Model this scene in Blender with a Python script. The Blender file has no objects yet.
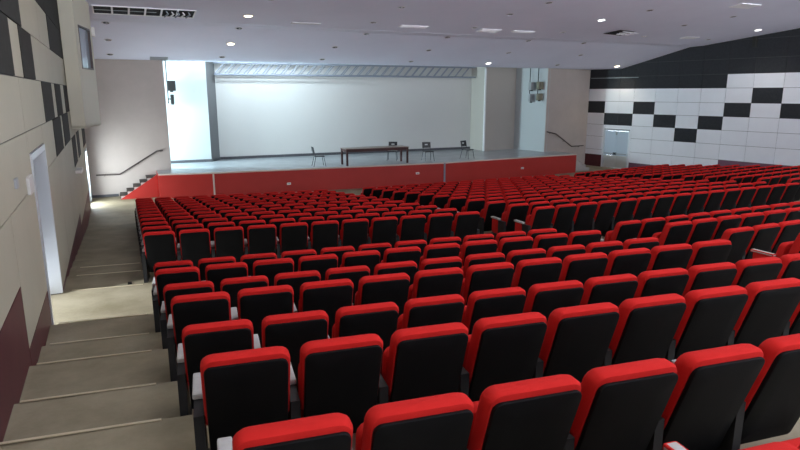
import bpy, bmesh, math, random
from mathutils import Vector, Matrix
random.seed(7)
C = bpy.context.scene.collection
F, HY, YAW = 600.0, 93.0, math.radians(24.5)
P = math.atan((225 - HY) / F)
ZO = 3.975                      # everything below is laid out relative to the eye, then lifted so the stage-front floor is z=0

# ------------------------------------------------------------------ materials
def new_mat(name, col, rough=.6, spec=.3, metal=0, bump=None, var=None, emit=None, coat=0):
    m = bpy.data.materials.new(name); m.use_nodes = True
    nt = m.node_tree; b = nt.nodes['Principled BSDF']
    b.inputs['Base Color'].default_value = (*col, 1)
    b.inputs['Roughness'].default_value = rough
    b.inputs['Specular IOR Level'].default_value = spec
    b.inputs['Metallic'].default_value = metal
    if coat: b.inputs['Coat Weight'].default_value = coat; b.inputs['Coat Roughness'].default_value = .25
    tc = nt.nodes.new('ShaderNodeTexCoord')
    if var:
        sc, col2, lo, hi = var
        n = nt.nodes.new('ShaderNodeTexNoise'); n.inputs['Scale'].default_value = sc; n.inputs['Detail'].default_value = 6
        n.inputs['Roughness'].default_value = .65
        r = nt.nodes.new('ShaderNodeValToRGB')
        r.color_ramp.elements[0].position = lo; r.color_ramp.elements[1].position = hi
        r.color_ramp.elements[0].color = (*col, 1); r.color_ramp.elements[1].color = (*col2, 1)
        nt.links.new(tc.outputs['Object'], n.inputs['Vector'])
        nt.links.new(n.outputs['Fac'], r.inputs['Fac']); nt.links.new(r.outputs['Color'], b.inputs['Base Color'])
    if bump:
        n2 = nt.nodes.new('ShaderNodeTexNoise'); n2.inputs['Scale'].default_value = bump[0]; n2.inputs['Detail'].default_value = 4
        bp = nt.nodes.new('ShaderNodeBump'); bp.inputs['Strength'].default_value = bump[1]; bp.inputs['Distance'].default_value = .01
        nt.links.new(tc.outputs['Object'], n2.inputs['Vector'])
        nt.links.new(n2.outputs['Fac'], bp.inputs['Height']); nt.links.new(bp.outputs['Normal'], b.inputs['Normal'])
    if emit:
        b.inputs['Emission Color'].default_value = (*emit[0], 1); b.inputs['Emission Strength'].default_value = emit[1]
    return m
M = dict(
    red=new_mat('red_fabric', (.46, .015, .012), .9, .12, bump=(220, .25), var=(9, (.41, .012, .010), .35, .7)),
    shell=new_mat('black_shell', (.004, .004, .0043), .55, .09, var=(3, (.0065, .0065, .0065), .4, .8)),
    black=new_mat('black_metal', (.012, .012, .012), .5, .3),
    arm=new_mat('grey_armrest', (.36, .355, .34), .5, .35, var=(14, (.29, .285, .27), .4, .75)),
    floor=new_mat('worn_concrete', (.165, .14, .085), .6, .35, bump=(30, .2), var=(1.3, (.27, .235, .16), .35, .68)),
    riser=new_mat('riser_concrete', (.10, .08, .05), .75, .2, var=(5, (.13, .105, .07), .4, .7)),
    nosing=new_mat('brass_nosing', (.60, .52, .36), .35, .5, metal=.5),
    panel=new_mat('cream_wall_panel', (.43, .405, .305), .55, .3, var=(.7, (.39, .37, .275), .35, .7)),
    panelw=new_mat('white_wall_panel', (.80, .82, .86), .5, .3, var=(.8, (.75, .77, .81), .35, .7)),
    dark=new_mat('dark_acoustic_panel', (.026, .028, .032), .75, .2, var=(12, (.036, .038, .042), .4, .7)),
    darkl=new_mat('charcoal_acoustic_panel', (.032, .032, .028), .75, .15, var=(12, (.042, .042, .037), .4, .7)),
    joint=new_mat('panel_joint', (.10, .098, .095), .8, .1),
    maroon=new_mat('maroon_wainscot', (.075, .018, .022), .5, .3, var=(2, (.10, .026, .03), .4, .7)),
    purple=new_mat('purple_wainscot', (.17, .075, .115), .5, .3),
    plaster=new_mat('beige_plaster', (.47, .42, .385), .8, .2, var=(1.1, (.43, .385, .35), .35, .7)),
    taupe=new_mat('taupe_plaster', (.33, .325, .32), .8, .2, var=(1.1, (.30, .295, .285), .35, .7)),
    white=new_mat('white_plaster', (.76, .78, .79), .7, .25),
    screen=new_mat('screen_white', (.62, .62, .60), .8, .15, var=(.35, (.60, .60, .58), .35, .7)),
    wing=new_mat('pale_wing_plaster', (.46, .49, .50), .8, .2),
    ceil=new_mat('ceiling_paint', (.79, .80, .92), .7, .25, var=(.35, (.74, .75, .87), .35, .7)),
    stage=new_mat('stage_grey_floor', (.23, .25, .27), .28, .5, var=(1.2, (.33, .35, .37), .4, .62)),
    stagered=new_mat('red_stage_front', (.44, .034, .027), .42, .4, var=(.6, (.39, .028, .022), .35, .7)),
    edge=new_mat('stage_edge_strip', (.60, .52, .46), .6, .3),
    step=new_mat('grey_stair', (.40, .37, .35), .7, .2),
    steptop=new_mat('dark_stair_tread', (.06, .05, .045), .6, .2),
    rail=new_mat('handrail_brown', (.10, .085, .08), .45, .4, metal=.3),
    skirting=new_mat('grey_skirting', (.09, .09, .10), .6, .2),
    wood=new_mat('dark_red_wood', (.055, .020, .018), .4, .4),
    woodtop=new_mat('brown_table_top', (.22, .15, .12), .3, .5),
    chair=new_mat('black_plastic', (.012, .013, .016), .3, .5),
    steel=new_mat('dark_chair_steel', (.05, .055, .065), .35, .5, metal=.6),
    door=new_mat('pale_blue_door', (.42, .49, .57), .35, .5),
    doorgrey=new_mat('grey_blue_door', (.13, .16, .20), .35, .5),
    pierdark=new_mat('slate_grey_plaster', (.17, .175, .18), .85, .15),
    pier=new_mat('warm_grey_plaster', (.44, .41, .37), .8, .2),
    booth=new_mat('cream_booth', (.60, .575, .46), .55, .3),
    doorlow=new_mat('beige_door', (.50, .50, .47), .45, .4),
    alu=new_mat('aluminium', (.60, .63, .66), .35, .5, metal=.5),
    glass=new_mat('booth_glass', (.26, .31, .36), .12, .6),
    truss=new_mat('truss_grey', (.27, .30, .36), .5, .4),
    lampoff=new_mat('downlight_reflector', (.75, .75, .75), .15, .6, metal=.8),
    ring=new_mat('downlight_ring', (.68, .66, .70), .5, .3),
    lampon=new_mat('lit_lamp', (1, .9, .7), .5, emit=((1, .86, .60), 10)),
    lampcool=new_mat('lit_cool_lamp', (1, 1, 1), .5, emit=((1, .98, .95), 7)),
    recess=new_mat('dark_recess', (.03, .032, .035), .8, .1),
    white_metal=new_mat('white_metal', (.92, .92, .94), .4, .4),
    olive=new_mat('olive_lamp_body', (.20, .19, .14), .5, .3),
    greyb=new_mat('grey_lamp_body', (.30, .32, .33), .4, .4),
    socket=new_mat('white_plastic', (.75, .74, .70), .4, .4),
)
MATS = {k: v for k, v in M.items()}

# ------------------------------------------------------------------ mesh helpers
class MB:
    def __init__(s): s.bm = bmesh.new(); s.mats = []
    def mi(s, m):
        if m not in s.mats: s.mats.append(m)
        return s.mats.index(m)
    def prism(s, pts, z0, z1, m, z0b=None, z1b=None):
        """vertical prism on a plan polygon"""
        i = s.mi(m); n = len(pts)
        lo = [s.bm.verts.new((x, y, z0)) for x, y in pts]; hi = [s.bm.verts.new((x, y, z1)) for x, y in pts]
        fs = [s.bm.faces.new(lo[::-1]), s.bm.faces.new(hi)]
        for k in range(n): fs.append(s.bm.faces.new((lo[k], lo[(k + 1) % n], hi[(k + 1) % n], hi[k])))
        for f in fs: f.material_index = i
        return fs
    def hexa(s, v, m):
        i = s.mi(m); q = [s.bm.verts.new(p) for p in v]
        for a in ((0, 3, 2, 1), (4, 5, 6, 7), (0, 1, 5, 4), (1, 2, 6, 5), (2, 3, 7, 6), (3, 0, 4, 7)):
            s.bm.faces.new([q[j] for j in a]).material_index = i
        return q
    def box(s, x0, x1, y0, y1, z0, z1, m, bevel=0):
        q = s.hexa([(x0, y0, z0), (x1, y0, z0), (x1, y1, z0), (x0, y1, z0), (x0, y0, z1), (x1, y0, z1), (x1, y1, z1), (x0, y1, z1)], m)
        if bevel: s.bevel(q, bevel)
        return q
    def bevel(s, verts, w, seg=2):
        vs = set(verts); es = [e for e in s.bm.edges if e.verts[0] in vs and e.verts[1] in vs]
        bmesh.ops.bevel(s.bm, geom=es, offset=w, segments=seg, profile=.6, affect='EDGES')
    def quad(s, pts, m):
        f = s.bm.faces.new([s.bm.verts.new(p) for p in pts]); f.material_index = s.mi(m)
    def tube(s, path, r, m, n=8):
        i = s.mi(m); rings = []
        path = [Vector(p) for p in path]
        for k, p in enumerate(path):
            d = (path[min(k + 1, len(path) - 1)] - path[max(k - 1, 0)]).normalized()
            a = d.cross(Vector((0, 0, 1)));
            if a.length < .05: a = d.cross(Vector((0, 1, 0)))
            a.normalize(); b = d.cross(a)
            rings.append([s.bm.verts.new(p + a * r * math.cos(t * 2 * math.pi / n) + b * r * math.sin(t * 2 * math.pi / n)) for t in range(n)])
        for u, v in zip(rings, rings[1:]):
            for t in range(n): s.bm.faces.new((u[t], u[(t + 1) % n], v[(t + 1) % n], v[t])).material_index = i
        s.bm.faces.new(rings[0][::-1]).material_index = i; s.bm.faces.new(rings[-1]).material_index = i
    def cyl(s, c, r, h, m, n=20, r2=None):
        i = s.mi(m); r2 = r if r2 is None else r2
        a = [s.bm.verts.new((c[0] + r * math.cos(t * 2 * math.pi / n), c[1] + r * math.sin(t * 2 * math.pi / n), c[2])) for t in range(n)]
        b = [s.bm.verts.new((c[0] + r2 * math.cos(t * 2 * math.pi / n), c[1] + r2 * math.sin(t * 2 * math.pi / n), c[2] + h)) for t in range(n)]
        s.bm.faces.new(a[::-1]).material_index = i; s.bm.faces.new(b).material_index = i
        for t in range(n): s.bm.faces.new((a[t], a[(t + 1) % n], b[(t + 1) % n], b[t])).material_index = i
    def build(s, name, parent=None, smooth=False, kind=None, loc=None):
        bmesh.ops.recalc_face_normals(s.bm, faces=s.bm.faces)
        me = bpy.data.meshes.new(name); s.bm.to_mesh(me); s.bm.free()
        for m in s.mats: me.materials.append(MATS[m])
        if smooth:
            me.polygons.foreach_set('use_smooth', [True] * len(me.polygons))
            try: me.set_sharp_from_angle(angle=math.radians(38))
            except Exception: pass
        o = bpy.data.objects.new(name, me); C.objects.link(o)
        if parent: o.parent = parent
        if kind: o['kind'] = kind
        if loc: o.location = loc
        return o
def thing(name, label, cat, loc=(0, 0, 0), rz=0, group=None):
    o = bpy.data.objects.new(name, None); C.objects.link(o); o.empty_display_size = .1
    o.location = loc; o.rotation_euler = (0, 0, rz); o['label'] = label; o['category'] = cat
    if group: o['group'] = group
    return o
def tag(o, label, cat, group=None):
    o['label'] = label; o['category'] = cat
    if group: o['group'] = group
    return o

# ------------------------------------------------------------------ plan functions
def bend(X):                      # rows bend: outer blocks turn towards the stage centre
    if X < 6.9: return -.12 * (X - .34)
    if X < 15.9: return -.787
    return -.787 + .12 * (X - 15.9)
def wl(Y): return -.92 - .017 * Y                 # left wall plan
def wr(Y): return 23.8 + .207 * (25.8 - Y)        # right wall plan
BK_Y, BK_P, BK_H, BK_R = 3.07, .97, 1.36, .148    # back section: rear-top of row 0, pitch, drop, rise
FR_Y, FR_P, FR_H, FR_R = 10.1, .85, 2.17, .085
SEAT_H = .87
ADJ = {-2: .022, -1: .070, 0: .012, 1: .045, 2: -.01, 3: .027, 4: -.015, 5: .012}
def BH(k): return BK_H + BK_R * k + ADJ.get(k, 0)
def lift(X): return .0105 * (min(max(X, -1.8), 6.9) - .34)   # the rear terraces rise a little away from the side aisle
def proj(X, Y, Z):
    c, s = math.cos(YAW), math.sin(YAW); fwd = X * s + Y * c; rx = X * c - Y * s
    cp, sp = math.cos(P), math.sin(P); d = fwd * cp - Z * sp; up = fwd * sp + Z * cp
    return 400 + F * rx / d, 225 - F * up / d, d

# ------------------------------------------------------------------ floor: curved terraces as one stepped slab
edges = []                        # (Y of edge at X=.34, floor height in front of that edge)
for k in range(-4, 5): edges.append((BK_Y + BK_P * k + 1.08, -BH(k + 1) - SEAT_H))
edges.append((10.0, -(FR_H) - SEAT_H))
for k in range(0, 11): edges.append((FR_Y + FR_P * k + .95, -(FR_H + FR_R * (k + 1)) - SEAT_H))
mb = MB()
xs = [-1.75, 6.9, 15.9, 31.5]
def eY(b, X): return b + bend(X)
levels = [(-3.4, -(BK_H + BK_R * -4) - SEAT_H + .02)] + edges
def lf(n, X): return lift(X) if n <= 9 else 0
print(levels)
for n, (b, z) in enumerate(levels):
    nb = levels[n + 1][0] if n + 1 < len(levels) else None
    for i in range(3):
        xa, xb = xs[i], xs[i + 1]
        y0a, y0b = (b, b) if n == 0 else (eY(b, xa), eY(b, xb))
        y1a, y1b = (30.0, 30.0) if nb is None else (eY(nb, xa), eY(nb, xb))
        e = n + 1 if n == 9 else n          # the cross aisle flattens out on its far side
        mb.quad([(xa, y0a, z + lf(n, xa)), (xb, y0b, z + lf(n, xb)), (xb, y1b, z + lf(e, xb)), (xa, y1a, z + lf(e, xa))], 'floor')
        if nb is not None:
            zn = levels[n + 1][1]
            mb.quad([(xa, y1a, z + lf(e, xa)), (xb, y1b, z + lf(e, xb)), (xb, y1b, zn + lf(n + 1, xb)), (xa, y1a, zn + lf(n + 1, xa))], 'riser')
mb.build('floor', kind='structure')
# metal nosings across the side aisle
n_trim = 0
def edge_strip(b, z, xa, xb):
    global n_trim
    n_trim += 1
    m_ = MB(); ya, yb = eY(b, xa), eY(b, xb)
    m_.hexa([(xa, ya - .022, z), (xb, yb - .022, z), (xb, yb + .004, z), (xa, ya + .004, z),
             (xa, ya - .022, z + .006), (xb, yb - .022, z + .006), (xb, yb + .004, z + .006), (xa, ya + .004, z + .006)], 'nosing')
    m_.build('trim_%d' % n_trim, kind='structure')
for n in range(len(levels) - 1):
    b = levels[n + 1][0]
    if b > 12.5: continue
    edge_strip(b, levels[n][1], -.95, .06)

# ------------------------------------------------------------------ side walls with raised panels
def panel_wall(name, plan, inward, cells, holes, zlo, zhi, ya, yb, thick=.25, base='joint'):
    """plan(Y)->X ; inward = +1 if the room is at larger X. cells: (Y0,Y1,z0,z1,mat)"""
    m_ = MB(); g = .007
    def seg(y0, y1, z0, z1, m, off0, off1):
        x0, x1 = plan(y0), plan(y1); a, b = inward * off0, inward * off1
        pts = [(x0 + a, y0), (x1 + a, y1), (x1 + b, y1), (x0 + b, y0)]
        m_.prism(pts if inward < 0 else pts[::-1], z0, z1, m)
    # backing, with holes cut as gaps
    hs = sorted(holes); y = ya
    for (h0, h1, hz0, hz1) in hs:
        if h0 > y: seg(y, h0, zlo, zhi, base, -thick, 0)
        if hz1 < zhi: seg(h0, h1, hz1, zhi, base, -thick, 0)
        if hz0 > zlo: seg(h0, h1, zlo, hz0, base, -thick, 0)
        y = h1
    seg(y, yb, zlo, zhi, base, -thick, 0)
    for (y0, y1, z0, z1, m) in cells: seg(y0 + g, y1 - g, z0 + g, z1 - g, m, 0.0, .022 if m == 'darkl' else .014)
    return m_.build(name, kind='structure')
# left wall --------------------------------------------------------------
D1 = (8.45, 10.05, -3.1, -.80)          # doorway on the landing
D3 = (23.5, 25.0, -4.1, -2.05)        # doorway by the stage stairs
zr = [2.9, 2.10, 1.45, .81, .18, -.45, -1.10, -1.80]
cells = []
def fill(row, cuts, dflt='panel'):
    """cuts: list of (Y0,Y1,mat) for the row; the rest is light panels cut at regular joints"""
    z1, z0 = row
    y = -4.0
    for (a, b, m) in sorted(cuts):
        while y < a - .01:
            yn = min(a, y + 2.45); cells.append((y, yn, z0, z1, dflt)); y = yn
        cells.append((a, b, z0, z1, m)); y = b
    while y < 25.8 - .01:
        yn = min(25.8, y + 2.45); cells.append((y, yn, z0, z1, dflt)); y = yn
for hi_, lo_ in ((7.0, 4.6), (4.6, 3.5), (3.5, 2.9), (2.9, 2.1), (2.1, 1.45)):
    fill((hi_, lo_), [(a, a + 2.4, 'darkl') for a in (-3.6, -1.2, 1.2, 3.6, 6.0, 8.4, 10.8, 13.2, 15.6)])
fill((1.45, .81), [(4.6, 6.9, 'darkl'), (6.9, 9.2, 'darkl'), (13.5, 17.3, 'darkl')])
fill((.81, .18), [(5.6, 7.95, 'darkl'), (8.8, 10.15, 'darkl')])
fill((.18, -.45), [(10.9, 12.7, 'darkl'), (13.45, 15.0, 'darkl'), (16.1, 17.7, 'darkl')])
fill((-.45, -1.10), [(D1[0] - .08, D1[1] + .08, 'skip'), (12.1, 14.0, 'darkl'), (14.5, 16.5, 'darkl')])
cells = [c for c in cells if c[4] != 'skip']
cells.append((D1[0] - .08, D1[1] + .08, D1[3] + .09, -.45, 'panel'))
# row E and the long lower panels, stopping at the stepped wainscot
for a, b in ((-4, -1.55), (-1.55, .9), (.9, 3.4), (3.4, 6.4)): cells.append((a, b, -1.78, -1.10, 'panel'))
cells.append((6.4, D1[0] - .08, -2.42, -1.10, 'panel'))
for a, b in ((D1[1] + .08, 12.2), (12.2, 14.6), (14.6, 17.0)): cells.append((a, b, -2.98, -1.10, 'panel'))
for a, b, m in ((17.0, 18.7, 'darkl'), (18.7, 19.4, 'panel'), (19.4, 20.9, 'darkl'), (20.9, 23.2, 'panel'), (23.2, 25.6, 'darkl')):
    cells.append((a, b, -1.83, -1.10, m))
for a, b in ((17.0, 19.4), (19.4, 21.8), (21.8, D3[0] - .07)): cells.append((a, b, -3.3, -1.83, 'panel'))
cells.append((D3[0] - .07, 25.8, D3[3] + .08, -1.83, 'panel'))
for a, b, t in ((-4, .9, -1.5), (.9, 6.4, -1.78), (6.4, D1[0] - .08, -2.42), (D1[1] + .08, 14.6, -2.98), (14.6, 17.0, -2.98), (17.0, D3[0] - .07, -3.3)):
    cells.append((a, b, -4.05, t, 'maroon'))
panel_wall('wall_left', wl, 1, cells, [D1, D3], -4.1, 7.0, -4.0, 26.05)

# doors in the left wall, standing open outwards
def open_door(n, D, zf):
    y0, y1, _, zt = D
    m_ = MB()
    for (a, b, c, d) in ((y0 - .07, y0 + .01, zf, zt), (y1 - .01, y1 + .07, zf, zt), (y0 - .07, y1 + .07, zt, zt + .08)):
        xa, xb = wl(a), wl(b)
        m_.prism([(xa + .03, a), (xb + .03, b), (xb - .28, b), (xa - .28, a)], c, d, 'alu')
    fr = m_.build('door_%d' % n, kind='structure')
    lf = MB()                                   # leaf (pale blue grey) hinged on the far jamb and swung out
    X = wl(y1) - .26
    lf.hexa([(X - 1.35, y1 + .28, zf + .02), (X, y1 - .02, zf + .02), (X, y1 + .03, zf + .02), (X - 1.35, y1 + .33, zf + .02),
             (X - 1.35, y1 + .28, zt), (X, y1 - .02, zt), (X, y1 + .03, zt), (X - 1.35, y1 + .33, zt)], 'doorgrey')
    lf.build('door_leaf', parent=fr)
    hd = MB(); hd.box(X - .42, X - .10, y1 - .03, y1 + .0, zf + .98, zf + 1.04, 'black'); hd.build('door_handle', parent=fr)
    return fr
open_door(1, D1, -2.97)
open_door(2, D3, -3.975)
# the ground outside those doors
m_ = MB(); m_.box(-9, wl(9.2) - .24, 5.5, 13, -3.12, -2.985, 'white'); m_.build('floor_outside_side_door', kind='structure')
m_ = MB(); m_.box(-9, wl(24.5) - .24, 21, 28, -4.1, -3.98, 'white'); m_.build('floor_outside_stage_door', kind='structure')

for n_, (ya_, yb_, z0_, z1_) in enumerate(((5.6, 12.9, -3.1, .2), (21.1, 27.9, -4.1, -.9))):
    m_ = MB()     # unseen boxes added outside the two doorways to shut out world light
    xa_ = wl(9.2 if n_ == 0 else 24.3) - .45
    m_.box(-6.2, -6.0, ya_, yb_, z0_, z1_, 'white'); m_.box(-6.0, xa_ + .15, ya_, ya_ + .1, z0_, z1_, 'white'); m_.box(-6.0, xa_ + .15, yb_ - .1, yb_, z0_, z1_, 'white')
    m_.box(-6.2, xa_ + .19, ya_, yb_, z1_, z1_ + .1, 'white')
    m_.build('wall_light_blocker_%d' % (n_ + 1), kind='structure')
# right wall --------------------------------------------------------------
cells = []
cb = [26.62, 25.55, 24.71, 23.87, 22.7, 21.55, 20.45, 19.33, 18.2, 17.0, 15.85, 14.7, 13.5, 12.3, 11.1, 9.9, 8.7, 7.5, 5, 2.5, 0, -4]
rz_ = [.84, .22, -.44, -1.06, -1.68, -2.33, -3.04, -3.6]
blk = {(2, 0), (2, 3), (3, 1), (3, 2), (3, 4), (4, 5), (3, 6), (2, 7), (1, 8), (2, 9), (1, 10), (3, 10), (2, 11), (3, 12)}
D2 = (23.95, 25.47, -4.1, -1.93)
for c in range(len(cb) - 1):
    y1, y0 = cb[c], cb[c + 1]
    for r in range(7):
        z1, z0 = rz_[r], rz_[r + 1]
        if r == 0:
            cells.append((y0, y1, z0, z1, 'dark' if c < 7 else 'panelw')); continue
        if c in (1, 2) and r >= 4: continue
        if r == 6 and c >= 7: continue
        if r == 6 and c == 0: z0 = -3.33
        cells.append((y0, y1, z0, z1, 'dark' if (r, c) in blk else 'panelw'))
    for z0, z1 in ((.84, 1.5), (1.5, 2.3), (2.3, 3.2), (3.2, 4.2), (4.2, 6.5)): cells.append((y0, y1, z0, z1, 'dark'))
    if c in (1, 2): continue
    cells.append((y0, y1, -4.0, -3.33 if c == 0 else (-3.6 if c < 7 else -3.04), 'maroon' if c == 0 else 'purple'))
cells.append((25.47, 25.55, -4.0, -1.68, 'panelw')); cells.append((23.87, 23.95, -4.0, -1.68, 'panelw')); cells.append((23.95, 25.47, -1.9, -1.68, 'panelw'))
panel_wall('wall_right', wr, -1, cells, [D2], -4.1, 6.6, -4.0, 26.8)
m_ = MB(); y0, y1 = D2[0], D2[1]
def rseg(mm, ya, yb, z0, z1, m, o0, o1):
    mm.prism([(wr(ya) - o1, ya), (wr(yb) - o1, yb), (wr(yb) - o0, yb), (wr(ya) - o0, ya)], z0, z1, m)
for (a, b, c, d) in ((y0, y0 + .06, -3.97, -1.93), (y1 - .06, y1, -3.97, -1.93), (y0, y1, -1.99, -1.93)): rseg(m_, a, b, c, d, 'alu', -.1, .02)
d3 = m_.build('door_3', kind='structure')
m_ = MB()
for a, b in ((y0 + .07, (y0 + y1) / 2 - .01), ((y0 + y1) / 2 + .01, y1 - .07)):
    rseg(m_, a, b, -3.30, -2.0, 'door', -.06, -.01); rseg(m_, a, b, -3.96, -3.31, 'doorlow', -.06, -.01)
m_.build('door_leaf', parent=d3)
m_ = MB()
rseg(m_, y0 + .12, y1 - .12, -3.22, -3.17, 'greyb', -.01, .05); rseg(m_, y0 + .7, y0 + .86, -3.26, -3.13, 'steel', -.01, .06)
m_.build('push_bar', parent=d3)['label'] = 'grey push bar across the pale door'
m_ = MB(); rseg(m_, (y0 + y1) / 2 - .03, (y0 + y1) / 2 + .03, -2.2, -2.0, 'greyb', -.01, .04); m_.build('door_closer', parent=d3)
m_ = MB(); rseg(m_, 23.7, 26.5, .765, .80, 'greyb', .014, .05); m_.build('trim_30', kind='structure')
m_ = MB(); rseg(m_, 18.25, 18.40, 1.95, 2.4, 'darkl', .014, .10)
tag(m_.build('wall_speaker'), 'slim dark grey speaker high on the black upper wall', 'speaker')

# ------------------------------------------------------------------ ceiling
CP = [(26.0, 1.24), (24.7, 1.24), (21.2, 2.12), (20.5, 2.15), (20.5, 2.155), (-4.0, 2.155 + 24.5 * .118)]
def cz(Y):
    if Y > 24.7: return 1.24
    if Y > 21.2: return 1.24 + (24.7 - Y) * .2514
    if Y > 20.5: return 2.12 + (21.2 - Y) * .043
    return 2.155 + (20.5 - Y) * .118
def cslope(Y): return 0 if Y > 24.7 else (-.2514 if Y > 21.2 else (-.043 if Y > 20.5 else -.118))
m_ = MB()
for (ya, za), (yb, zb) in zip(CP, CP[1:]):
    xa, xb = -3.0, 31
    m_.quad([(xa, ya, za), (xb, ya, za), (xb, yb, zb), (xa, yb, zb)], 'ceil')
m_.quad([(-3, 26.0, 1.24), (31, 26.0, 1.24), (31, 26.0, 1.9), (-3, 26.0, 1.9)], 'ceil')
m_.quad([(-3, 26.0, 1.9), (31, 26.0, 1.9), (31, -4, 6.0), (-3, -4, 6.0)], 'ceil')
m_.quad([(19.9, 26.0, 1.245), (31, 26.0, 1.245), (31, 27.0, 1.245), (19.9, 27.0, 1.245)], 'ceil')
m_.build('ceiling', kind='structure')
m_ = MB(); m_.box(-3, 26, 26.0, 30.2, 2.0, 2.1, 'taupe'); m_.build('ceiling_stage', kind='structure')

# ------------------------------------------------------------------ stage end
FL = -3.975; ST = -3.03
m_ = MB()     # side walls carrying the stair rails
m_.prism([(-1.45, 25.85), (1.62, 25.85), (1.62, 26.05), (-1.45, 26.05)], FL - .1, 1.24, 'plaster')
m_.build('wall_stair_left', kind='structure')
m_ = MB()
m_.prism([(20.08, 25.72), (23.66, 26.6), (23.66, 26.8), (20.08, 25.92)], FL - .1, 1.24, 'plaster')
m_.build('wall_stair_right', kind='structure')
m_ = MB()     # wing side wall
m_.prism([(19.60, 27.95), (20.06, 25.74), (20.26, 25.76), (19.82, 27.95)], ST, 2.0, 'wing')
m_.build('wall_wing_right', kind='structure')
m_ = MB()
m_.prism([(17.45, 27.45), (19.62, 27.85), (19.62, 28.05), (17.65, 27.65), (17.65, 28.95), (17.45, 28.95)], ST, 2.0, 'pier')
m_.build('wall_pier_right', kind='structure')
m_ = MB()
m_.prism([(3.5, 28.2), (3.97, 28.92), (3.97, 29.1), (3.3, 29.1), (3.3, 28.4), (3.5, 28.4)], ST, 2.0, 'pierdark')
m_.build('wall_pier_left', kind='structure')
m_ = MB(); m_.prism([(-2.5, 28.2), (3.5, 28.2), (3.5, 28.4), (-2.5, 28.4)], ST, 2.0, 'wing'); m_.build('wall_wing_left', kind='structure')
m_ = MB(); m_.prism([(-2.7, 26.05), (-2.5, 26.05), (-2.5, 28.4), (-2.7, 28.4)], FL, 2.0, 'white'); m_.build('wall_wing_side', kind='structure')
m_ = MB(); m_.prism([(3.9, 28.92), (17.5, 28.92), (17.5, 29.12), (3.9, 29.12)], ST, 2.0, 'screen'); m_.build('wall_back', kind='structure')
n = 0
for pts in ([(-2.4, 28.17), (3.5, 28.17), (3.5, 28.2), (-2.4, 28.2)], [(3.53, 28.16), (4.0, 28.87), (3.96, 28.9), (3.5, 28.2)],
            [(3.97, 28.885), (17.45, 28.885), (17.45, 28.92), (3.97, 28.92)]):
    n += 1; m_ = MB(); m_.prism(pts, ST + .001, ST + .12, 'skirting'); m_.build('baseboard_stage_%d' % n, kind='structure')
m_ = MB(); m_.prism([(-1.35, 25.82), (-.40, 25.82), (-.40, 25.85), (-1.35, 25.85)], FL + .001, FL + .10, 'skirting'); m_.build('baseboard_left', kind='structure')
m_ = MB(); m_.box(17.36, 17.44, 27.38, 27.46, ST, 1.25, 'white'); m_.build('trim_31', kind='structure')

# the stage block: red front on a shallow angle
fr = [(1.05, 24.62), (3.03, 24.24), (12.9, 23.53), (16.1, 23.85), (20.85, 24.12)]
m_ = MB()
top = fr + [(20.85, 25.80), (20.05, 25.74), (19.7, 27.9), (19.8, 29.1), (-2.5, 29.1), (-2.5, 26.05), (1.62, 26.05), (1.62, 25.85), (1.05, 25.85)]
m_.prism([(x, y + .03 if i < 5 else y) for i, (x, y) in enumerate(top)], FL + .0, ST - .005, 'stagered')
m_.prism(top, ST - .005, ST, 'stage')
so = m_.build('floor_stage', kind='structure')
m_ = MB()
for (a, b) in zip(fr, fr[1:]):
    m_.prism([(a[0], a[1] - .02), (b[0], b[1] - .02), (b[0], b[1] + .04), (a[0], a[1] + .04)], FL, ST - .05, 'stagered')
    m_.prism([(a[0], a[1] - .035), (b[0], b[1] - .035), (b[0], b[1] + .04), (a[0], a[1] + .04)], ST - .05, ST + .004, 'edge')
m_.prism([(3.0, 24.20), (3.06, 24.20), (3.06, 24.26), (3.0, 24.26)], FL, ST - .06, 'edge')
m_.prism([(12.86, 23.48), (12.94, 23.48), (12.94, 23.54), (12.86, 23.54)], FL, ST - .01, 'truss')
m_.build('trim_32', kind='structure')
def small_lamp(x, lab, z=-3.62):
    for a, b in zip(fr, fr[1:]):
        if a[0] <= x <= b[0]:
            t = (x - a[0]) / (b[0] - a[0]); y = a[1] + t * (b[1] - a[1]) - .05
    o = MB(); o.box(x - .08, x + .08, y, y + .035, z - .045, z + .045, 'socket', .008); o.box(x - .05, x + .05, y - .006, y, z - .02, z + .02, 'greyb')
    tag(o.build('wall_socket'), lab, 'socket')
small_lamp(5.95, 'small white socket on the red stage front, nearest the side stairs')
small_lamp(11.6, 'small white socket on the red stage front, below the long table', -3.45)
small_lamp(17.4, 'small white socket on the red stage front, nearest the far pier', -3.55)

# stairs left
t = thing('stage_stairs', 'grey side stairs with dark treads climbing to the stage beside the handrail', 'stairs', (0, 25.3, FL))
N = 6; H = ST - FL
for i in range(5):
    x1 = 1.04; x0 = -.32 + .245 * i; z = H / 6 * (i + 1)
    a = MB(); a.box(x0, x0 + .245 if i < 4 else x1, -.25, .54, 0, z - .03, 'step'); a.build('step', parent=t)
    a = MB(); a.box(x0 - .03, (x0 + .245) if i < 4 else x1, -.27, .54, z - .03, z, 'steptop'); a.box(x0 - .008, x0, -.255, .54, z - H / 6, z - .03, 'steptop'); a.build('tread', parent=t)
a = MB(); a.prism([(0, 0), (1, 0), (1, 1), (0, 1)], 0, 0, 'stagered'); a.bm.free(); a = MB()
pts = [(-.34, 0), (1.04, 0), (1.04, H - .05), (.98, H - .09), (-.30, .03)]
i_ = a.mi('stagered'); lo = [a.bm.verts.new((x, -.33, z)) for x, z in pts]; hi = [a.bm.verts.new((x, -.27, z)) for x, z in pts]
a.bm.faces.new(lo).material_index = i_; a.bm.faces.new(hi[::-1]).material_index = i_
for k in range(5): a.bm.faces.new((lo[k], hi[k], hi[(k + 1) % 5], lo[(k + 1) % 5])).material_index = i_
a.build('side_panel', parent=t)['label'] = 'red sloping side panel of the stairs'
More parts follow.
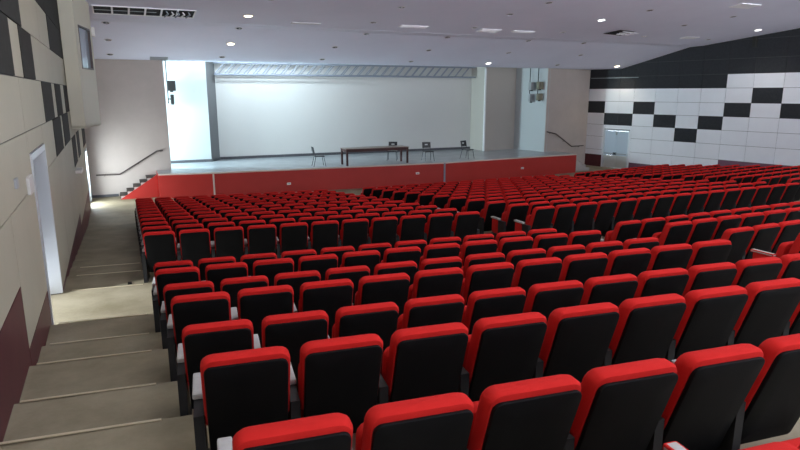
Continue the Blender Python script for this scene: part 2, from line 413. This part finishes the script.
# stairs right (mostly behind the stage corner)
t = thing('stage_stairs', 'red-sided stairs at the far stage corner beneath the sloping rail', 'stairs', (20.87, 25.0, FL))
for i in range(5):
    z = H / 6 * (5 - i)
    a = MB(); a.box(.245 * i, .245 * (i + 1), -.5, .74, 0, z, 'step'); a.build('step', parent=t)
# handrails
def rail(path, lab, off):
    t = thing('handrail', lab, 'handrail', path[0])
    p0 = Vector(path[0]); q = [Vector(p) - p0 for p in path]
    a = MB(); a.tube(q, .028, 'rail'); a.build('rail', parent=t, smooth=True)
    for k in (0.12, .5, .88):
        s = k * (len(q) - 1); i = min(int(s), len(q) - 2); p = q[i].lerp(q[i + 1], s - i)
        a = MB(); a.tube([p + Vector(off), p + Vector((0, 0, -.05)), p], .012, 'rail', 6); a.build('bracket', parent=t)
def fwp(x, y, Y):   # helper: pixel on plane Y -> point
    u, v = (x - 400) / F, (y - 225) / F; cp, sp = math.cos(P), math.sin(P)
    fwd = cp - v * sp; up = -sp - v * cp; c, s = math.cos(YAW), math.sin(YAW)
    X_, Y_ = fwd * s + u * c, fwd * c - u * s
    return (X_ * Y / Y_, Y, up * Y / Y_)
rail([fwp(96, 175.3, 25.78), fwp(120, 174.3, 25.78), fwp(157, 151, 25.78), fwp(163, 150.5, 25.78)], 'brown wall handrail rising beside the grey side stairs', (0, .08, -.05))
rail([(20.15, 25.66, -1.98), (20.9, 25.84, -2.12), (22.25, 26.16, -2.86), (23.3, 26.42, -2.86)], 'brown wall handrail sloping down at the far stage corner', (-.02, .1, -.05))

# truss above the back wall
t = thing('lighting_truss', 'long grey lattice truss hung across the top of the white back wall', 'truss', (3.9, 28.35, .82))
L = 13.45
for z, y in ((0.0, 0), (.5, 0), (0.0, .3), (.5, .3)):
    a = MB(); a.tube([(0, y, z), (L, y, z)], .035, 'truss', 8); a.build('chord', parent=t)
a = MB(); k = 0; x = 0
while x < L - .5:
    a.tube([(x, 0, .02), (x + .42, 0, .48)], .026, 'truss', 6); x += .42
a.build('bracing', parent=t)
a = MB(); x = .2
while x < L - .5: a.tube([(x, .3, .02), (x + .42, .3, .48)], .02, 'truss', 6); x += .42
a.build('bracing', parent=t)
for x in (1.2, L / 2, L - 1.2):
    a = MB(); a.tube([(x, .15, .5), (x, .15, 1.18)], .02, 'truss', 6); a.build('hanger', parent=t)
# blind fascia just behind the truss
m_ = MB(); m_.box(3.96, 17.44, 28.86, 28.915, .78, .84, 'truss'); m_.build('trim_33', kind='structure')

# ------------------------------------------------------------------ stage lamps / speakers on poles
def pole_lamp(name, lab, loc, ztop, bodies, rz=0, gap=.29):
    t = thing(name, lab, 'stage light', loc, rz)
    a = MB(); a.tube([(0, 0, -.75), (0, 0, ztop - loc[2])], .022, 'black', 6); a.build('pole', parent=t)
    for z in (-.2, -.7): b = MB(); b.box(-.015, .015, 0, gap, z - .015, z + .015, 'black'); b.build('wall_bracket', parent=t)
    for (z, w, h, m) in bodies:
        b = MB(); b.box(-w / 2 + .16, w / 2 + .16, -.14, .14, z - h / 2, z + h / 2, m, .03); b.cyl((.16, 0, z - h / 2 - .05), .07, .05, 'black', 12); b.box(0, .16, -.02, .02, z - .03, z + .03, 'black')
        b.build('lamp_head', parent=t)
    return t
pole_lamp('stage_light', 'black pair of stage lights on a pole in the bright wing', (1.85, 27.9, .30), 2.0, [(0, .34, .42, 'black'), (-.55, .14, .38, 'black')])
pole_lamp('stage_light', 'grey pair of stage lights on the pole farther from the far handrail', (19.69, 26.7, .35), 2.0, [(0, .2, .40, 'greyb'), (-.6, .14, .40, 'greyb')], math.radians(-90), .175)
pole_lamp('stage_light', 'olive pair of stage lights on the pole closer to the far handrail', (19.80, 26.15, .38), 2.0, [(0, .24, .38, 'olive'), (-.58, .2, .34, 'olive')], math.radians(-90), .18)

# ------------------------------------------------------------------ table and chairs on stage
t = thing('table', 'long dark red-brown table standing near the stage edge', 'table', (9.925, 24.42, ST))
a = MB(); a.box(-1.47, 1.47, -.38, .38, .69, .72, 'woodtop', .006); a.build('tabletop', parent=t)
a = MB(); a.box(-1.43, 1.43, -.35, -.325, .58, .69, 'wood'); a.box(-1.43, 1.43, .325, .35, .58, .69, 'wood'); a.box(-1.43, -1.405, -.325, .325, .58, .69, 'wood'); a.box(1.405, 1.43, -.325, .325, .58, .69, 'wood'); a.build('apron', parent=t)
for sx in (-1, 1):
    for sy in (-1, 1):
        a = MB(); x, y = sx * 1.41, sy * .33; a.box(x - .04, x + .04, y - .04, y + .04, 0, .69, 'wood', .006); a.build('leg', parent=t)
def make_chair():
    t = thing('chair', '', 'chair')
    a = MB(); a.box(-.21, .21, -.20, .21, .43, .46, 'chair', .012); a.build('seat', parent=t)
    a = MB()   # curved plastic back with a hand slot
    xs_ = [-.20, -.12, -.07, .07, .12, .20]; i = a.mi('chair')
    def yb(x, z): return -.20 - (z - .46) * .22 - (.03 - .7 * x * x)
    for x0, x1 in zip(xs_, xs_[1:]):
        for z0, z1 in ((.58, .70), (.70, .755), (.755, .84)):
            if x0 >= -.075 and x1 <= .075 and z0 == .70: continue
            a.hexa([(x0, yb(x0, z0), z0), (x1, yb(x1, z0), z0), (x1, yb(x1, z0) + .018, z0), (x0, yb(x0, z0) + .018, z0),
                    (x0, yb(x0, z1), z1), (x1, yb(x1, z1), z1), (x1, yb(x1, z1) + .018, z1), (x0, yb(x0, z1) + .018, z1)], 'chair')
    bmesh.ops.remove_doubles(a.bm, verts=a.bm.verts, dist=.0005)
    a.build('backrest', parent=t)
    for sx in (-1, 1):
        a = MB(); a.tube([(sx * .22, .24, 0.012), (sx * .18, .17, .43)], .012, 'steel', 8); a.build('leg', parent=t)
        a = MB(); a.tube([(sx * .22, -.27, 0.012), (sx * .18, -.17, .43), (sx * .17, -.20, .52), (sx * .165, -.27, .70)], .012, 'steel', 8); a.build('leg', parent=t)
    a = MB()
    a.tube([(-.18, .16, .425), (.18, .16, .425)], .010, 'steel', 6); a.tube([(-.18, -.16, .425), (.18, -.16, .425)], .010, 'steel', 6)
    a.build('frame', parent=t)
    return t
def copy_tree(o, parent=None):
    c = o.copy(); C.objects.link(c)
    if parent: c.parent = parent
    for ch in [x for x in o.children]: copy_tree(ch, c)
    return c
ch0 = make_chair()
kids0 = list(ch0.children)
def dup(root, kids):
    r = root.copy(); C.objects.link(r)
    for k in kids:
        c = k.copy(); C.objects.link(c); c.parent = r
    return r
cl = [((7.38, 24.42, ST), -95, 'black chair standing alone in profile at the stairs end of the table'),
      ((11.1, 25.2, ST), 150, 'black chair behind the long table, seen between its legs'),
      ((12.50, 24.35, ST), 172, 'black chair with a slotted backrest just past the end of the table'),
      ((14.6, 24.40, ST), 200, 'black chair farthest from the table, near the far pier')]
for i, (loc, rz, lab) in enumerate(cl):
    o = ch0 if i == 0 else dup(ch0, kids0)
    o.location = loc; o.rotation_euler = (0, 0, math.radians(rz)); o['label'] = lab; o['group'] = 'black chairs on the stage'

# ------------------------------------------------------------------ control booth on the left wall
t = thing('control_booth', 'cream control booth jutting from the side wall with a glazed window', 'booth', (-1.2, 17.3, -.85))
o_ = Vector((-1.2, 17.3, -.85))
A, B_, Cc, D_ = (-1.18, 17.25), (-.86, 17.2), (-.56, 18.9), (-1.23, 20.4)
def lp(p): return (p[0] - o_.x, p[1] - o_.y)
zt = 4.4
def bz(p0, p1, f): return (p0[0] + (p1[0] - p0[0]) * f, p0[1] + (p1[1] - p0[1]) * f)
a = MB()
w0, w1 = bz(B_, Cc, .18), bz(B_, Cc, .88)
wz0, wz1 = .60 + .85, 1.66 + .85
nrm = Vector((Cc[1] - B_[1], -(Cc[0] - B_[0]), 0)).normalized()
a.prism([lp(A), lp(B_), (lp(B_)[0] - .1, lp(B_)[1] + .25), (lp(A)[0], lp(A)[1] + .25)], 0, zt, 'booth')
def fw(p, q, z0, z1, m, d0=0, d1=.1):
    a_, b_ = lp(p), lp(q)
    return [(a_[0] - nrm.x * d0, a_[1] - nrm.y * d0), (b_[0] - nrm.x * d0, b_[1] - nrm.y * d0), (b_[0] - nrm.x * d1, b_[1] - nrm.y * d1), (a_[0] - nrm.x * d1, a_[1] - nrm.y * d1)], z0, z1, m
a.prism(*fw(B_, w0, 0, zt, 'booth')); a.prism(*fw(w1, Cc, 0, zt, 'booth'))
a.prism(*fw(w0, w1, 0, wz0, 'booth')); a.prism(*fw(w0, w1, wz1, zt, 'booth'))
a.prism([lp(Cc), lp(D_), (lp(D_)[0], lp(D_)[1] - .1), (lp(Cc)[0] - .1, lp(Cc)[1] - .1)], 0, zt, 'booth')
a.prism([lp(A), lp(B_), lp(Cc), lp(D_)], -.02, .04, 'booth')
a.build('body', parent=t)
a = MB(); a.prism(*fw(w0, w1, wz0, wz1, 'glass', .05, .07)); wdw = a.build('window_pane', parent=t)
a = MB(); e1, e2 = bz(w0, w1, .03), bz(w0, w1, .97)
a.prism(*fw(w0, e1, wz0, wz1, 'rail', -.01, .06)); a.prism(*fw(e2, w1, wz0, wz1, 'rail', -.01, .06)); a.prism(*fw(w0, w1, wz0, wz0 + .04, 'rail', -.01, .06)); a.prism(*fw(w0, w1, wz1 - .04, wz1, 'rail', -.01, .06))
a.build('window_frame', parent=t)

# ------------------------------------------------------------------ ceiling fittings
def on_ceiling(o, Y): o.rotation_euler = (math.atan(cslope(Y)), 0, 0)
lit = {(3.75, 19.35): 'w', (3.75, 22.8): 'w', (15.55, 24.3): 'c', (15.75, 17.35): 'c', (23.3, 24.0): 'w', (23.65, 19.0): 'w', (24.05, 17.3): 'c'}
ordw = ['first', 'second', 'third', 'fourth', 'fifth', 'sixth', 'seventh', 'eighth', 'ninth', 'tenth', 'eleventh', 'twelfth', 'thirteenth', 'fourteenth', 'fifteenth', 'sixteenth']
rowsL = [(24.3, [(-.2), 3.65, 7.6, 11.6, 15.55, 19.5, 23.3]), (22.8, [-.2, 3.75, 7.65, 11.68, 15.6, 19.6]), (21.25, [-.2, 3.8, 8.35, 11.7, 15.5, 18.4]),
         (19.35, [3.75, 7.85, 11.75, 15.7, 19.9, 23.65]), (17.35, [4.0, 7.95, 11.87, 15.75, 19.83, 24.05]), (15.8, [8.2, 12.22, 16.4, 20.48])]
def light_mesh(mat, rr):
    a = MB(); n = 20; i = a.mi('ring')
    for t_ in range(n):
        p, q = t_ * 2 * math.pi / n, (t_ + 1) * 2 * math.pi / n
        f = lambda r, an, z: (r * math.cos(an), r * math.sin(an), z)
        v = [a.bm.verts.new(x) for x in (f(rr, p, -.004), f(rr, q, -.004), f(rr * .78, q, -.018), f(rr * .78, p, -.018))]
        a.bm.faces.new(v).material_index = i
        v = [a.bm.verts.new(x) for x in (f(rr * .78, p, -.018), f(rr * .78, q, -.018), f(rr * .72, q, -.004), f(rr * .72, p, -.004))]
        a.bm.faces.new(v).material_index = i
    b = MB(); b.cyl((0, 0, -.010), rr * .72, .005, mat, 20)
    if mat == 'recess': b.cyl((0.02, 0, -.016), rr * .28, .006, 'lampoff', 12)
    return a.build('trim_ring'), b.build('lamp')
protos = {}
spots = []
for r, (Y, xs_) in enumerate(rowsL):
    for c, X in enumerate(xs_):
        key = min(lit, key=lambda k: (k[0] - X) ** 2 + (k[1] - Y) ** 2)
        st = lit[key] if (key[0] - X) ** 2 + (key[1] - Y) ** 2 < .1 else 'o'
        m = {'w': 'lampon', 'c': 'lampcool', 'o': 'recess'}[st]
        nm = {'w': 'glowing warm recessed downlight', 'c': 'glowing white recessed downlight', 'o': 'small unlit recessed downlight'}[st]
        t = thing('ceiling_light', '%s, %s from side booth, %s row from stage' % (nm, ordw[c], ordw[r]), 'ceiling light', (X, Y, cz(Y)), 0, 'recessed ceiling downlights')
        on_ceiling(t, Y)
        if m not in protos:
            protos[m] = light_mesh(m, .13 if st == 'o' else .165); ps = protos[m]
        else: ps = [p.copy() for p in protos[m]]; [C.objects.link(p) for p in ps]
        for p in ps: p.parent = t
        if st != 'o': spots.append((X, Y, st))
# long louvred opening
t = thing('air_vent', 'long dark louvred ceiling opening beside the control booth', 'vent', (.86, 19.45, cz(19.45))); on_ceiling(t, 19.45)
a = MB(); a.box(-1.32, 1.32, -.42, .42, -.012, -.006, 'recess'); a.build('recess', parent=t)
a = MB(); a.box(-1.36, 1.36, -.46, -.42, -.03, -.004, 'white_metal'); a.box(-1.36, 1.36, .42, .46, -.03, -.004, 'white_metal'); a.box(-1.36, -1.32, -.46, .46, -.03, -.004, 'white_metal'); a.box(1.32, 1.36, -.46, .46, -.03, -.004, 'white_metal'); a.build('frame', parent=t)
for k in range(5):
    x = -.86 + k * .43; a = MB(); a.box(x - .025, x + .025, -.42, .42, -.035, -.012, 'white_metal'); a.build('slat', parent=t)
a = MB(); a.box(-1.32, .3, -.015, .015, -.025, -.012, 'greyb'); a.build('rod', parent=t)
for k in range(5):
    x = .55 + .15 * k; a = MB(); a.tube([(x, -.30 + .05 * (k % 2), -.05), (x + .07, .05, -.03), (x - .02, .34, -.05)], .022, 'white_metal' if k % 2 else 'truss', 6); a.build('pipe', parent=t)
t = thing('air_vent', 'dark slatted ceiling grille on the far side of the ceiling fold', 'vent', (18.35, 19.0, cz(19.0))); on_ceiling(t, 19.0)
t.rotation_euler[2] = .25
a = MB(); a.box(-.75, .75, -.36, .36, -.012, -.006, 'recess'); a.build('recess', parent=t)
for k in range(3):
    y = -.22 + k * .2; a = MB(); a.box(-.3 + .1 * k, .80, y - .03, y + .03, -.03, -.012, 'white_metal'); a.build('slat', parent=t)
def flat_panel(x, y, w, d, lab, name='ceiling_panel', m='white_metal', cat='ceiling panel'):
    a = MB(); a.box(-w / 2, w / 2, -d / 2, d / 2, -.03, -.004, m, .006)
    if name == 'air_vent':
        for k in range(6): yy = -d / 2 + (k + .5) * d / 6; a.box(-w / 2 + .03, w / 2 - .03, yy - .008, yy + .008, -.036, -.03, m)
    o = a.build(name, loc=(x, y, cz(y))); on_ceiling(o, y); tag(o, lab, cat)
flat_panel(1.42, 24.62, .62, .32, 'grey grille in the ceiling edge above the side stairs wall', 'air_vent', 'greyb', 'vent')
flat_panel(9.45, 19.6, 1.05, .28, 'pale slim ceiling diffuser nearest the control booth', 'air_vent', 'white_metal', 'vent')
flat_panel(12.55, 19.65, .85, .45, 'pale ceiling diffuser in the middle of three along the fold', 'air_vent', 'white_metal', 'vent')
flat_panel(14.0, 19.55, .95, .22, 'pale slim ceiling diffuser farthest from the control booth', 'air_vent', 'white_metal', 'vent')
flat_panel(5.7, 19.9, .95, .2, 'faint pale ceiling strip close to the warm downlight', m='ring')
flat_panel(19.3, 14.5, .95, .5, 'pale square access panel in the ceiling nearest the viewer')
flat_panel(22.3, 19.15, .8, .35, 'pale access panel in the ceiling beside the black upper wall')
m_ = MB(); m_.box(-.75, -.55, 21.6, 21.85, cz(21.7) - .28, cz(21.7), 'socket', .01); tag(m_.build('wall_lamp'), 'small white box hanging beside the control booth under the ceiling', 'lamp')

# small fittings on left wall
m_ = MB(); Y = 17.2; m_.box(wl(Y) + .014, wl(Y) + .16, 17.0, 17.7, -1.98, -1.90, 'socket', .01); tag(m_.build('wall_lamp'), 'small cream wall light under the dark panels beyond the booth', 'lamp')
m_ = MB(); m_.box(wl(8.0) + .014, wl(8.0) + .05, 7.75, 8.1, -1.12, -.92, 'doorlow', .008); tag(m_.build('exit_sign'), 'pale green sign plate on the wall beside the side door', 'sign')
m_ = MB(); m_.box(wl(6.9) + .014, wl(6.9) + .04, 6.85, 6.98, -.92, -.82, 'greyb', .006); tag(m_.build('light_switch'), 'small grey switch plate on the cream wall before the side door', 'switch')
m_ = MB(); m_.box(-.16, -.10, 10.3, 10.40, -3.04 - .0, -3.02, 'shell', .004); tag(m_.build('litter'), 'dark scrap of litter lying on the side aisle steps', 'litter')

# ------------------------------------------------------------------ auditorium seats
W = .478
def rounded_slab(mb_, w, z0, z1, r, th, mat, y0, tilt, bev, wt=None, puff=0):
    """slab whose rear face lies on the reclined plane through (y0 at z1); grows forward by th"""
    pts = []; n = 5; hw = w / 2
    for (cx, cy, a0, rr) in ((hw - r, z1 - r, 0, r), (-hw + r, z1 - r, 90, r), (-hw + r * .5, z0 + r * .5, 180, r * .5), (hw - r * .5, z0 + r * .5, 270, r * .5)):
        for k in range(n):
            an = math.radians(a0 + 90 * k / (n - 1)); pts.append((cx + rr * math.cos(an), cy + rr * math.sin(an)))
    i = mb_.mi(mat); T = math.tan(tilt)
    def ring(inset, dy, N_=None):
        out = []
        for (x, z) in pts:
            cx, cz_ = 0, (z0 + z1) / 2
            sx = (hw - inset) / hw; sz = ((z1 - z0) / 2 - inset) / ((z1 - z0) / 2)
            xx, zz = x * sx, cz_ + (z - cz_) * sz
            out.append(mb_.bm.verts.new((xx, y0 + (z1 - zz) * T + dy, zz)))
        return out
    rings = [ring(bev, 0), ring(bev * .3, bev * .3), ring(0, bev), ring(0, th - bev), ring(bev * .3, th - bev * .3), ring(bev, th)]
    for u, v in zip(rings, rings[1:]):
        m = len(u)
        for k in range(m): mb_.bm.faces.new((u[k], u[(k + 1) % m], v[(k + 1) % m], v[k])).material_index = i
    for rg, sgn in ((rings[0], 1), (rings[-1], -1)):
        cx = ring(w * .22, -puff if sgn > 0 else th + puff)
        m = len(rg)
        for k in range(m): mb_.bm.faces.new((rg[k], rg[(k + 1) % m], cx[(k + 1) % m], cx[k])).material_index = i
        mb_.bm.faces.new(cx).material_index = i
TL = math.radians(19)
def p_backrest(a): rounded_slab(a, W, .38, .863, .060, .125, 'red', -.20, TL, .034, puff=.0)
def p_shell(a): rounded_slab(a, .446, .15, .824, .045, .036, 'shell', -.200 + (.863 - .824) * math.tan(TL) - .020, TL, .010, puff=.010)
def p_cushion(a): rounded_slab(a, .45, .22, .66, .06, .10, 'red', .05, math.radians(12), .03, puff=.01)
def p_arm(a, sx=-1):
    q = a.box(sx * .270 - .036, sx * .270 + .036, .15, .45, .475, .512, 'arm'); a.bevel(q, .012)
def p_side(a, sx=-1):
    q = a.box(sx * .27 - .022, sx * .27 + .022, .17, .42, .17, .475, 'red'); a.bevel(q, .01)
def p_leg(a, sx=-1):
    a.box(sx * .27 - .028, sx * .27 + .028, -.05, .17, .0, .475, 'black'); a.box(sx * .27 - .024, sx * .27 + .024, .17, .36, .0, .17, 'black')
    a.box(sx * .27 - .035, sx * .27 + .035, .03, .38, 0, .012, 'black')
def seat_parts(t, end):
    out = []
    for nm, fn, sm in (('backrest', p_backrest, 1), ('back_panel', p_shell, 1), ('seat_cushion', p_cushion, 1), ('armrest', p_arm, 0), ('side_panel', p_side, 0), ('leg', p_leg, 0)):
        a = MB(); fn(a); o = a.build(nm, parent=t, smooth=bool(sm)); out.append(o)
    if end:
        for nm, fn in (('armrest', p_arm), ('side_panel', p_side), ('leg', p_leg)):
            a = MB(); fn(a, 1); out.append(a.build(nm, parent=t))
    return out
seats = []   # X, Yrear, drop, rz, block, row id, j, last
X0 = {-2: .55, -1: .505, 0: .488, 1: .465, 2: .455, 3: .44, 4: .405, 5: .42}
def add_rows(block, x0_, n, rows, sec, sp=.54):
    for k in rows:
        for j in range(n):
            x0 = X0.get(k, x0_) if sec == 'b' and block == 'left' else x0_
            X = x0 + sp * j
            if sec == 'b': Yr = BK_Y + BK_P * k + bend(X); h = BH(k) - lift(X)
            else: Yr = FR_Y + FR_P * k + bend(X); h = FR_H + FR_R * k
            rz = -math.atan(.12) if block == 'left' else (math.atan(.12) if block == 'right' else 0)
            seats.append([X, Yr, h, rz, block, sec, k, j, j == n - 1])
add_rows('left', .43, 11, range(-2, 6), 'b', .535)
add_rows('middle', 7.42, 15, range(0, 6), 'b')
add_rows('left', .36, 11, range(0, 12), 'f', .537)
add_rows('middle', 7.40, 15, range(0, 12), 'f')
add_rows('right', 16.5, 11, range(0, 12), 'f')
vis = []
for s in seats:
    X, Yr, h = s[:3]
    px, py, d = proj(X, Yr, -h)
    if d < .5: continue
    w = F * W / d
    if px + w * .75 < 0 or px - w * .75 > 800 or py > 500 or py < 0: continue
    pitch = BK_P if s[5] == 'b' else FR_P; rise = BK_R if s[5] == 'b' else FR_R
    full = F * .6 / d
    if (s[5] == 'f' and s[6] == 0): vh = full
    else:
        _, py2, _ = proj(X, Yr - pitch, -(h - rise)); vh = min(full, max(1.0, py2 - py))
    wx = min(px + w / 2, 800) - max(px - w / 2, 0)
    vis.append((max(wx, 1) * (min(vh, 452 - py) if py < 440 else 12), s))
vis.sort(key=lambda v: -v[0])
KEEP = 300
chosen = sorted([v[1] for v in vis[:KEEP]], key=lambda s: (s[5], s[6], s[4], s[7]))
rest = [v[1] for v in vis[KEEP:]]
print('seats in view', len(vis), 'rest', len(rest), 'smallest', vis[min(KEEP, len(vis)) - 1][0])
proto = {}
def label(s):
    _, _, _, _, block, sec, k, j, _ = s
    row = '%s row behind the cross aisle' % ordw[5 - k] if sec == 'b' else ('row just ahead of the cross aisle' if k == 0 else '%s row ahead of the cross aisle' % ordw[k])
    return 'red seat with black back, %s in %s block, %s' % (ordw[j], block, row)
def place(o, s):
    X, Yr, h, rz = s[:4]
    c, sn = math.cos(rz), math.sin(rz)
    # local rear-top point (0,-.20) sits at (X,Yr)
    o.location = (X - .20 * sn, Yr + .20 * c, -h - SEAT_H); o.rotation_euler = (0, 0, rz)
for s in chosen:
    end = s[8]
    if end not in proto:
        t = thing('auditorium_seat', '', 'seat'); proto[end] = (t, seat_parts(t, end)); o = t
    else:
        t, ks = proto[end]; o = dup(t, ks)
    place(o, s); o['label'] = label(s); o['category'] = 'seat'
    o['group'] = '%s block seats %s the cross aisle' % (s[4], 'behind' if s[5] == 'b' else 'ahead of')
if rest:
    a = MB()
    for s in rest:
        n0 = len(a.bm.verts)
        p_backrest(a); p_shell(a); p_cushion(a); p_arm(a); p_side(a); p_leg(a)
        if s[8]: p_arm(a, 1); p_side(a, 1); p_leg(a, 1)
        X, Yr, h, rz = s[:4]; c, sn = math.cos(rz), math.sin(rz)
        mat = Matrix.Translation((X - .20 * sn, Yr + .20 * c, -h - SEAT_H)) @ Matrix.Rotation(rz, 4, 'Z')
        a.bm.verts.ensure_lookup_table()
        bmesh.ops.transform(a.bm, matrix=mat, verts=a.bm.verts[n0:])
    o = a.build('auditorium_seats', smooth=True, kind='stuff')
    tag(o, 'distant rows of small red seats filling the floor near the stage', 'seats')
for o in [p for end in proto for p in []]: pass

# ------------------------------------------------------------------ lights
def area(name, loc, rot, sx, sy, power, col):
    l = bpy.data.lights.new(name, 'AREA'); l.shape = 'RECTANGLE'; l.size = sx; l.size_y = sy; l.energy = power; l.color = col
    o = bpy.data.objects.new(name, l); C.objects.link(o); o.location = loc; o.rotation_euler = [math.radians(r) for r in rot]; return o
# daylight in the stage wing and in the two doorways
area('wing_daylight', (-2.3, 27.1, -.6), (0, -90, 0), 3.8, 1.8, 2300, (.68, .92, 1.0))
area('stage_batten_light', (5.9, 26.5, 1.85), (48, 0, 0), 4.5, .4, 170, (.74, .90, 1.0))
area('stage_door_daylight', (wl(24.2) - .2, 24.2, -3.0), (0, -96, -10), 1.8, 1.2, 190, (.84, .94, 1.0))
l = bpy.data.lights.new('side_door_daylight', 'SPOT'); l.energy = 1700; l.spot_size = math.radians(42); l.spot_blend = .35; l.shadow_soft_size = .2; l.color = (.86, .93, 1.0)
o = bpy.data.objects.new('side_door_daylight', l); C.objects.link(o); o.location = (-3.5, 8.95, -.75)
o.rotation_euler = Vector((3.1, .1, -2.2)).to_track_quat('-Z', 'Y').to_euler()
# lit downlights
for X, Y, st in spots:
    l = bpy.data.lights.new('downlight', 'SPOT'); l.energy = 90 if st == 'w' else 110; l.spot_size = math.radians(130); l.spot_blend = .8; l.shadow_soft_size = .12
    l.color = (1, .86, .66) if st == 'w' else (1, .97, .93)
    o = bpy.data.objects.new('downlight', l); C.objects.link(o); o.location = (X, Y, cz(Y) - .06)
for X, Y in ((3, 9.0), (9, 9.0), (15, 9), (3, 4.5), (9, 4.5), (2, .5), (7, .5), (20, 12)):
    area('hall_fill', (X, Y, cz(Y) - .08), (0, 0, 0), 1.2, 1.2, 40, (1, .90, .80))  # unseen soft panels added for ambient fill, no fittings at these spots
w = bpy.data.worlds.new('world'); bpy.context.scene.world = w; w.use_nodes = True
bg = w.node_tree.nodes['Background']; bg.inputs['Color'].default_value = (.86, .90, 1.0, 1)
nt = w.node_tree; tc = nt.nodes.new('ShaderNodeTexCoord'); sx_ = nt.nodes.new('ShaderNodeSeparateXYZ'); mr = nt.nodes.new('ShaderNodeMapRange')
nt.links.new(tc.outputs['Generated'], sx_.inputs[0]); nt.links.new(sx_.outputs['Z'], mr.inputs['Value'])
mr.inputs['From Min'].default_value = -.02; mr.inputs['From Max'].default_value = .02; mr.inputs['To Min'].default_value = 9.5; mr.inputs['To Max'].default_value = 2.2
nt.links.new(mr.outputs[0], bg.inputs['Strength'])   # lower half of the world made brighter, added to light the ceiling from below

# ------------------------------------------------------------------ camera
cam = bpy.data.cameras.new('camera'); cam.sensor_width = 36; cam.lens = 36 * F / 800; cam.clip_end = 200; cam.clip_start = .05
co = bpy.data.objects.new('camera', cam); C.objects.link(co)
co.rotation_euler = (math.pi / 2 - P, 0, -YAW)
bpy.context.scene.camera = co
for o in list(C.objects):
    if o.parent is None: o.location.z += ZO
sc = bpy.context.scene
sc.view_settings.view_transform = 'Standard'; sc.view_settings.look = 'None'; sc.view_settings.gamma = 1; sc.view_settings.exposure = 0
sc.cycles.use_denoising = True
sc.cycles.max_bounces = 8; sc.cycles.diffuse_bounces = 5
